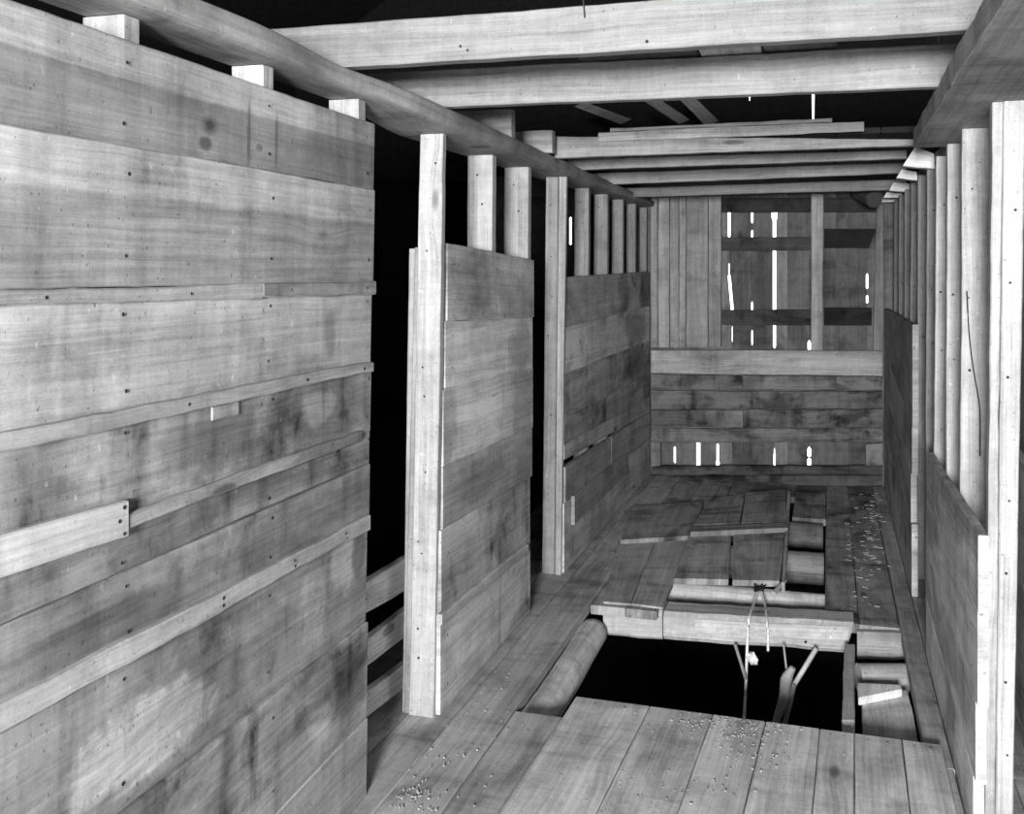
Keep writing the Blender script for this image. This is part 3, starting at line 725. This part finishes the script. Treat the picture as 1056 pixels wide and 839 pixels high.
# stub of log right of the beam
def zq(name, pts, z, th, lab, cat, tone, dirt, mat=WL, group=None, **kw):
    A, B, C_, D = (onZ(p[0], p[1], z) for p in pts)   # near-left, far-left, far-right, near-right
    o = board(name, A, B, C_, D, (0, 0, -th), mat=mat, tone=tone, dirt=dirt, **kw)
    return mark(o, lab, cat, group)
Ys = onZ(905, 655, -.02).y
o = qY('log_stub', (884, 652), (933, 655), (933, 682), (884, 681), Ys, .13, mat=WL, tone=.36, dirt=.5, cham=.02, edge=.003)
mark(o, 'squared log stub right of the hewn beam against the right wall', 'log')
Ys2 = onZ(905, 690, -.09).y
log('sill_log', onZ(885, 699, -.09), onZ(934, 699, -.09), .055, 'low round log right of the pit, below the squared stub', .36, .5, noise=.05)
zq('split_wedge', ((885, 719), (884, 704), (929, 706), (930, 710)), -.03, .028, 'pale split wedge of wood right of the pit', 'wedge', .80, .1, edge=.002)
zq('filler_board', ((889, 770), (889, 719), (936, 711), (950, 776)), -.06, .03, 'short grey board right of the pit, just behind the hatch cover', 'board', .34, .5, mat=WF, edge=.003)
# trimmer strap at the right of the pit
zt_ = -.02
A, B, C_, D = onZ(868, 742, zt_), onZ(871, 664, zt_), onZ(881.5, 664, zt_), onZ(881, 742, zt_)
tr_ = empty('trimmer_board', B, 'narrow upright-edged trimmer along the right side of the pit', 'trimmer')
board('plank', A, B, C_, D, (0, 0, -.14), parent=tr_, tone=.44, dirt=.4, edge=.003)
board('bent_end', A + Vector((0, -.09, -.075)), A + Vector((0, -.001, 0)), D + Vector((0, -.001, 0)), D + Vector((0, -.09, -.075)), (0, .02, -.05), parent=tr_, tone=.5, dirt=.2, edge=.002)
# ---- trapdoor
td = empty('trapdoor', onZ(755, 570, 0), 'broken two-part plank trapdoor lying over the logs behind the pit', 'trapdoor')
zt1 = .05
def tz(p, z): return onZ(p[0], p[1], z)
def tplank(nl, fl_, fr_, nr, zn, zfar, tone, nm='plank', th=.028, **kw):
    board(nm, tz(nl, zn), tz(fl_, zfar), tz(fr_, zfar), tz(nr, zn), (0, 0, -th), mat=WF, parent=td, tone=tone * .8, dirt=.7, edge=.002, warp=.002, **kw)
tplank((694.5, 596), (713, 545), (754.5, 543.5), (751, 597), .045, .06, .30)
tplank((755.5, 597.5), (756.5, 543.5), (810, 541), (804.5, 598.5), .045, .06, .28, nails=[(.6, .5)])
tplank((714.5, 541), (733, 513), (768, 508), (763, 539), .055, .055, .24)
tplank((764, 539), (769, 508), (810.5, 504.5), (810.5, 537), .055, .055, .25)
tplank((712, 548.5), (712.6, 543), (812.5, 538.5), (812, 544), .082, .082, .2, 'cleat', .03)
tplank((806, 600), (812, 506), (815.5, 506), (809.5, 600), .065, .065, .36, 'edge_rail', .05)
tplank((796, 609), (808, 597), (811, 598), (800, 611), .05, .055, .5, 'hook_stick', .012)
# ---- twine
rp_ = empty('rope', onY(785, 610, YHB), 'pale twine knotted on the pit beam and hanging into the pit', 'rope')
yf = YHB - .022
zk = onY(783, 625, YHB + .1).z
A = onZ(782, 607, .012)
tube('strand', [A, onZ(778, 620, -.005), onY(772.5, 637, yf), onY(771, 655, yf - .004), onY(770, 680, yf - .004), onY(769, 710, yf - .004), onY(767, 745, yf - .004)], .0062, ROPE, rp_, seg=8)
tube('strand', [A + Vector((.01, 0, 0)), onZ(788.5, 622, -.005), onY(791, 640, yf), onY(792, 655, yf - .003), onY(792, 671, yf - .003)], .0055, ROPE, rp_, seg=8)
kp = []
for k in range(26):
    q = k * 1.9
    kp.append(onZ(783 + 8 * math.cos(q) * random.uniform(.3, 1), 606 + 5 * math.sin(q * 1.3) * random.uniform(.3, 1), .02 + .012 * math.sin(k)))
tube('knot', kp, .0028, BOUND, rp_, seg=6, sub=4)
bm = bmesh.new(); bmesh.ops.create_icosphere(bm, subdivisions=3, radius=1)
kc = onY(776, 679, yf - .008)
for v in bm.verts:
    n = 1 + .35 * math.sin(v.co.x * 5 + v.co.z * 4) * math.cos(v.co.y * 6 - v.co.z * 3) + random.uniform(-.06, .06)
    v.co = Vector((v.co.x * .022 * n, v.co.y * .012 * n, v.co.z * .024 * n + .35 * v.co.x * -.02))
for f in bm.faces: f.smooth = True
me = bpy.data.meshes.new('rag_knot'); bm.to_mesh(me); bm.free(); me.materials.append(plain('white_rag', .8, .9, nscale=60))
o = bpy.data.objects.new('rag_knot', me); o.location = kc; put(o, rp_); o['label'] = 'white rag tied round the twine'
# ---- things in the pit
GK = 'broken sticks in the pit'
def stick(pts, r_, Y, lab, tone=.35, name='broken_stick'):
    o = tube(name, [onY(p[0], p[1], Y + (p[2] if len(p) > 2 else 0)) for p in pts], r_, WL, noise=.1, seg=8, tone=tone, dirt=.3)
    mark(o, lab, 'stick', GK)
stick([(842, 668), (830, 688), (819, 706)], .010, 4.42, 'slanting pale stick under the beam in the pit', .6)
stick([(818, 688), (811, 700), (808, 720), (800, 745), (793, 775)], [.012, .024, .020, .014, .012], 4.36, 'twisted broken branch hanging in the middle of the pit', .35)
stick([(819, 705), (814, 725), (809, 748), (803, 780)], [.009, .012, .009, .008], 4.40, 'thin dark stick beside the twisted branch in the pit', .3)
stick([(758, 664), (764, 683), (769, 700)], .007, 4.42, 'short dim stick behind the twine in the pit', .35)
stick([(808, 664), (811, 690)], .004, 4.40, 'thin dim stick above the twisted branch in the pit', .4)
# ---- pit walls
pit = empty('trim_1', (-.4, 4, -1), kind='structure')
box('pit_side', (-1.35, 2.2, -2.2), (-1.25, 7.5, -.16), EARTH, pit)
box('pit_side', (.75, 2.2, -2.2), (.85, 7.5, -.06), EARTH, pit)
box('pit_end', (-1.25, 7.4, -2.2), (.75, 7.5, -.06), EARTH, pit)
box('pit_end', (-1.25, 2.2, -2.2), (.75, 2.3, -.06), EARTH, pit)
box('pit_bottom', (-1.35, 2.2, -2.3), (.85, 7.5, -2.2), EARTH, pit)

# ================================================================== rails seen through the near doorway
XX = -1.42
GA = 'rails of the stall behind the near doorway'
for (a, b, c, d_, lab) in (((376, 601), (413.6, 578.8), (413.6, 612), (376, 633), 'top rail of the three seen through the near doorway'),
                           ((378, 661), (413.6, 633), (413.6, 660), (378, 688), 'middle rail of the three seen through the near doorway'),
                           ((375, 717), (413.6, 688), (413.6, 712), (375, 742), 'bottom rail of the three seen through the near doorway')):
    st_, sb_ = Seam(XX, a, b), Seam(XX, d_, c)
    y0_, y1_ = onX(340, 0, XX).y, onX(431, 0, XX).y
    o = board('stall_rail', sb_.at(y0_), sb_.at(y1_), st_.at(y1_), st_.at(y0_), (-.03, 0, 0), tone=.75, dirt=.25)
    mark(o, lab, 'rail', GA)

# ================================================================== barn shell (dark beyond the passage)
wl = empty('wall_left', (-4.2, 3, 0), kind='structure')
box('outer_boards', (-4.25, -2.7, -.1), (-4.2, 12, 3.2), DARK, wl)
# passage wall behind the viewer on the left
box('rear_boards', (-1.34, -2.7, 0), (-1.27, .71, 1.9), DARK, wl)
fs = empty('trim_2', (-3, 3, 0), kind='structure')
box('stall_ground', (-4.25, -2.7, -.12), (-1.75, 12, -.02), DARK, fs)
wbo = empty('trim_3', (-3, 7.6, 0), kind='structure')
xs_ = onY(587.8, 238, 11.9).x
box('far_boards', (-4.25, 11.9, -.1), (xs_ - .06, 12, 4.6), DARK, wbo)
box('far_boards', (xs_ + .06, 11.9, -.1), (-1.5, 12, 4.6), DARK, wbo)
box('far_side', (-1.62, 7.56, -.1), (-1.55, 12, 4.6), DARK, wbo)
rf = empty('roof', (-1.8, 4, 4.4), kind='structure')
# two pitched slopes, boarded, with a narrow slit left open
def roofslab(name, xa_, za, xb_, zb_, ya, yb):
    board(name, (xa_, ya, za), (xa_, yb, za), (xb_, yb, zb_), (xb_, ya, zb_), (0, 0, .03), mat=DARK, parent=rf, seg=4, edge=0, warp=0)
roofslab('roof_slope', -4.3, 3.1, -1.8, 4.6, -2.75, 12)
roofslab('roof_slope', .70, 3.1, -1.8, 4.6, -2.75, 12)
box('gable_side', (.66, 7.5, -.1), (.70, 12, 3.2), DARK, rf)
# wall behind the viewer with the open doorway that lights the passage
wf = empty('wall_front', (0, -2.7, 0), kind='structure')
DX0, DX1, DZ = -.36, .36, 2.0
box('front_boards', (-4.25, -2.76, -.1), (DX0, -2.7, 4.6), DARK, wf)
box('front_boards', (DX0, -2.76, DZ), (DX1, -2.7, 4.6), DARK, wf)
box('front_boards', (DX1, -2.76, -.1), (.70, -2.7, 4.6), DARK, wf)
# rafters and loose sticks in the loft
GT = 'rafters up in the dark loft'
def rafter(p, q_, Y, w, lab, tone):
    a, b = onY(p[0], p[1], Y), onY(q_[0], q_[1], Y)
    o = board('loft_rafter', a, b, b + Vector((w, 0, w * .4)), a + Vector((w, 0, w * .4)), (0, .06, 0), tone=tone, dirt=.5)
    mark(o, lab, 'rafter', GT)
rafter((700, 128), (655, 98), 5.7, .06, 'slanting pale loft stick seen above the third joist, left one', .34)
rafter((728, 130), (690, 92), 5.9, .07, 'slanting loft rafter seen above the third joist, right one', .30)
rafter((640, 128), (592, 110), 6.3, .07, 'low slanting loft rafter near the cut joist ends', .22)

# ================================================================== litter on the floor
def litter(name, spots, mat, ln, wd, lab, cat):
    bm = bmesh.new()
    for (px, py, sx, sy, n, z) in spots:
        for _ in range(n):
            P = onZ(random.gauss(px, sx), random.gauss(py, sy), z)
            if not (-1.2 < P.x < .33): continue
            on_hatch = P.x > -.93 and P.y < yc + .02
            in_pit = -1.03 < P.x < .30 and YH0 - .03 < P.y < YH1 + .1
            if name == 'wood_chips':
                if not (-.82 < P.x < .30 and P.y < yc - .012): continue
            elif on_hatch or in_pit: continue
            if name != 'wood_chips' and z < .02 and P.y > YH1 and -.98 < P.x < XQ + .01: continue
            a = random.uniform(0, 3.14); l = random.uniform(.4, 1) * ln; w = random.uniform(.5, 1) * wd
            d = Vector((math.cos(a), math.sin(a), random.uniform(-.1, .1))) * l; e = Vector((-math.sin(a), math.cos(a), 0)) * w
            up = Vector((0, 0, w * .8))
            P = P + Vector((0, 0, .003))
            c = [P - d - e, P + d - e, P + d + e, P - d + e]
            v = [bm.verts.new(q) for q in c] + [bm.verts.new(q + up + Vector((0, 0, random.uniform(0, .004)))) for q in c]
            for f in ((0, 3, 2, 1), (4, 5, 6, 7), (0, 1, 5, 4), (1, 2, 6, 5), (2, 3, 7, 6), (3, 0, 4, 7)):
                bm.faces.new([v[i] for i in f])
    me = bpy.data.meshes.new(name); bm.to_mesh(me); bm.free(); me.materials.append(mat)
    o = bpy.data.objects.new(name, me); COL.objects.link(o)
    mark(o, lab, cat, None, 'stuff')
litter('straw_litter', [(897, 555, 9, 22, 110, .002), (885, 590, 10, 20, 25, .002), (905, 520, 5, 10, 30, .002), (690, 520, 20, 12, 20, .002)], STRAW, .016, .0012, 'scattered straw on the far floor by the right divider', 'straw')
litter('wood_chips', [(770, 752, 22, 9, 110, .036), (785, 780, 22, 9, 35, .036), (720, 745, 30, 8, 50, .036), (700, 815, 40, 10, 25, .036)], STRAW, .004, .0015, 'pale chips scattered over the hatch cover', 'wood chips')
litter('dust_crumbs', [(470, 770, 40, 30, 60, .002), (430, 825, 15, 8, 50, .002), (520, 690, 25, 30, 40, .002), (690, 525, 30, 12, 70, .002), (640, 560, 20, 15, 30, .002), (985, 800, 4, 22, 50, .002)], STRAW, .0035, .0016, 'crumbs and dust along the left floor strip', 'crumbs')

# ================================================================== light
al = bpy.data.lights.new('doorway_daylight', 'AREA')
al.shape = 'RECTANGLE'; al.size = .70; al.size_y = .66; al.energy = 640
lo = bpy.data.objects.new('doorway_daylight', al)
lo.location = (.0, -2.68, 1.66)
lo.rotation_euler = (math.radians(90), 0, 0)
COL.objects.link(lo)
w = bpy.data.worlds.new('sky'); S.world = w; w.use_nodes = True
w.node_tree.nodes['Background'].inputs[0].default_value = (1, 1, 1, 1)
w.node_tree.nodes['Background'].inputs[1].default_value = 3.0

S.view_settings.view_transform = 'Standard'
S.view_settings.look = 'None'
S.view_settings.exposure = 0.0
S.view_settings.gamma = 1.0
S.view_settings.use_curve_mapping = False
S.cycles.max_bounces = 6
S.cycles.diffuse_bounces = 4
S.cycles.use_denoising = True
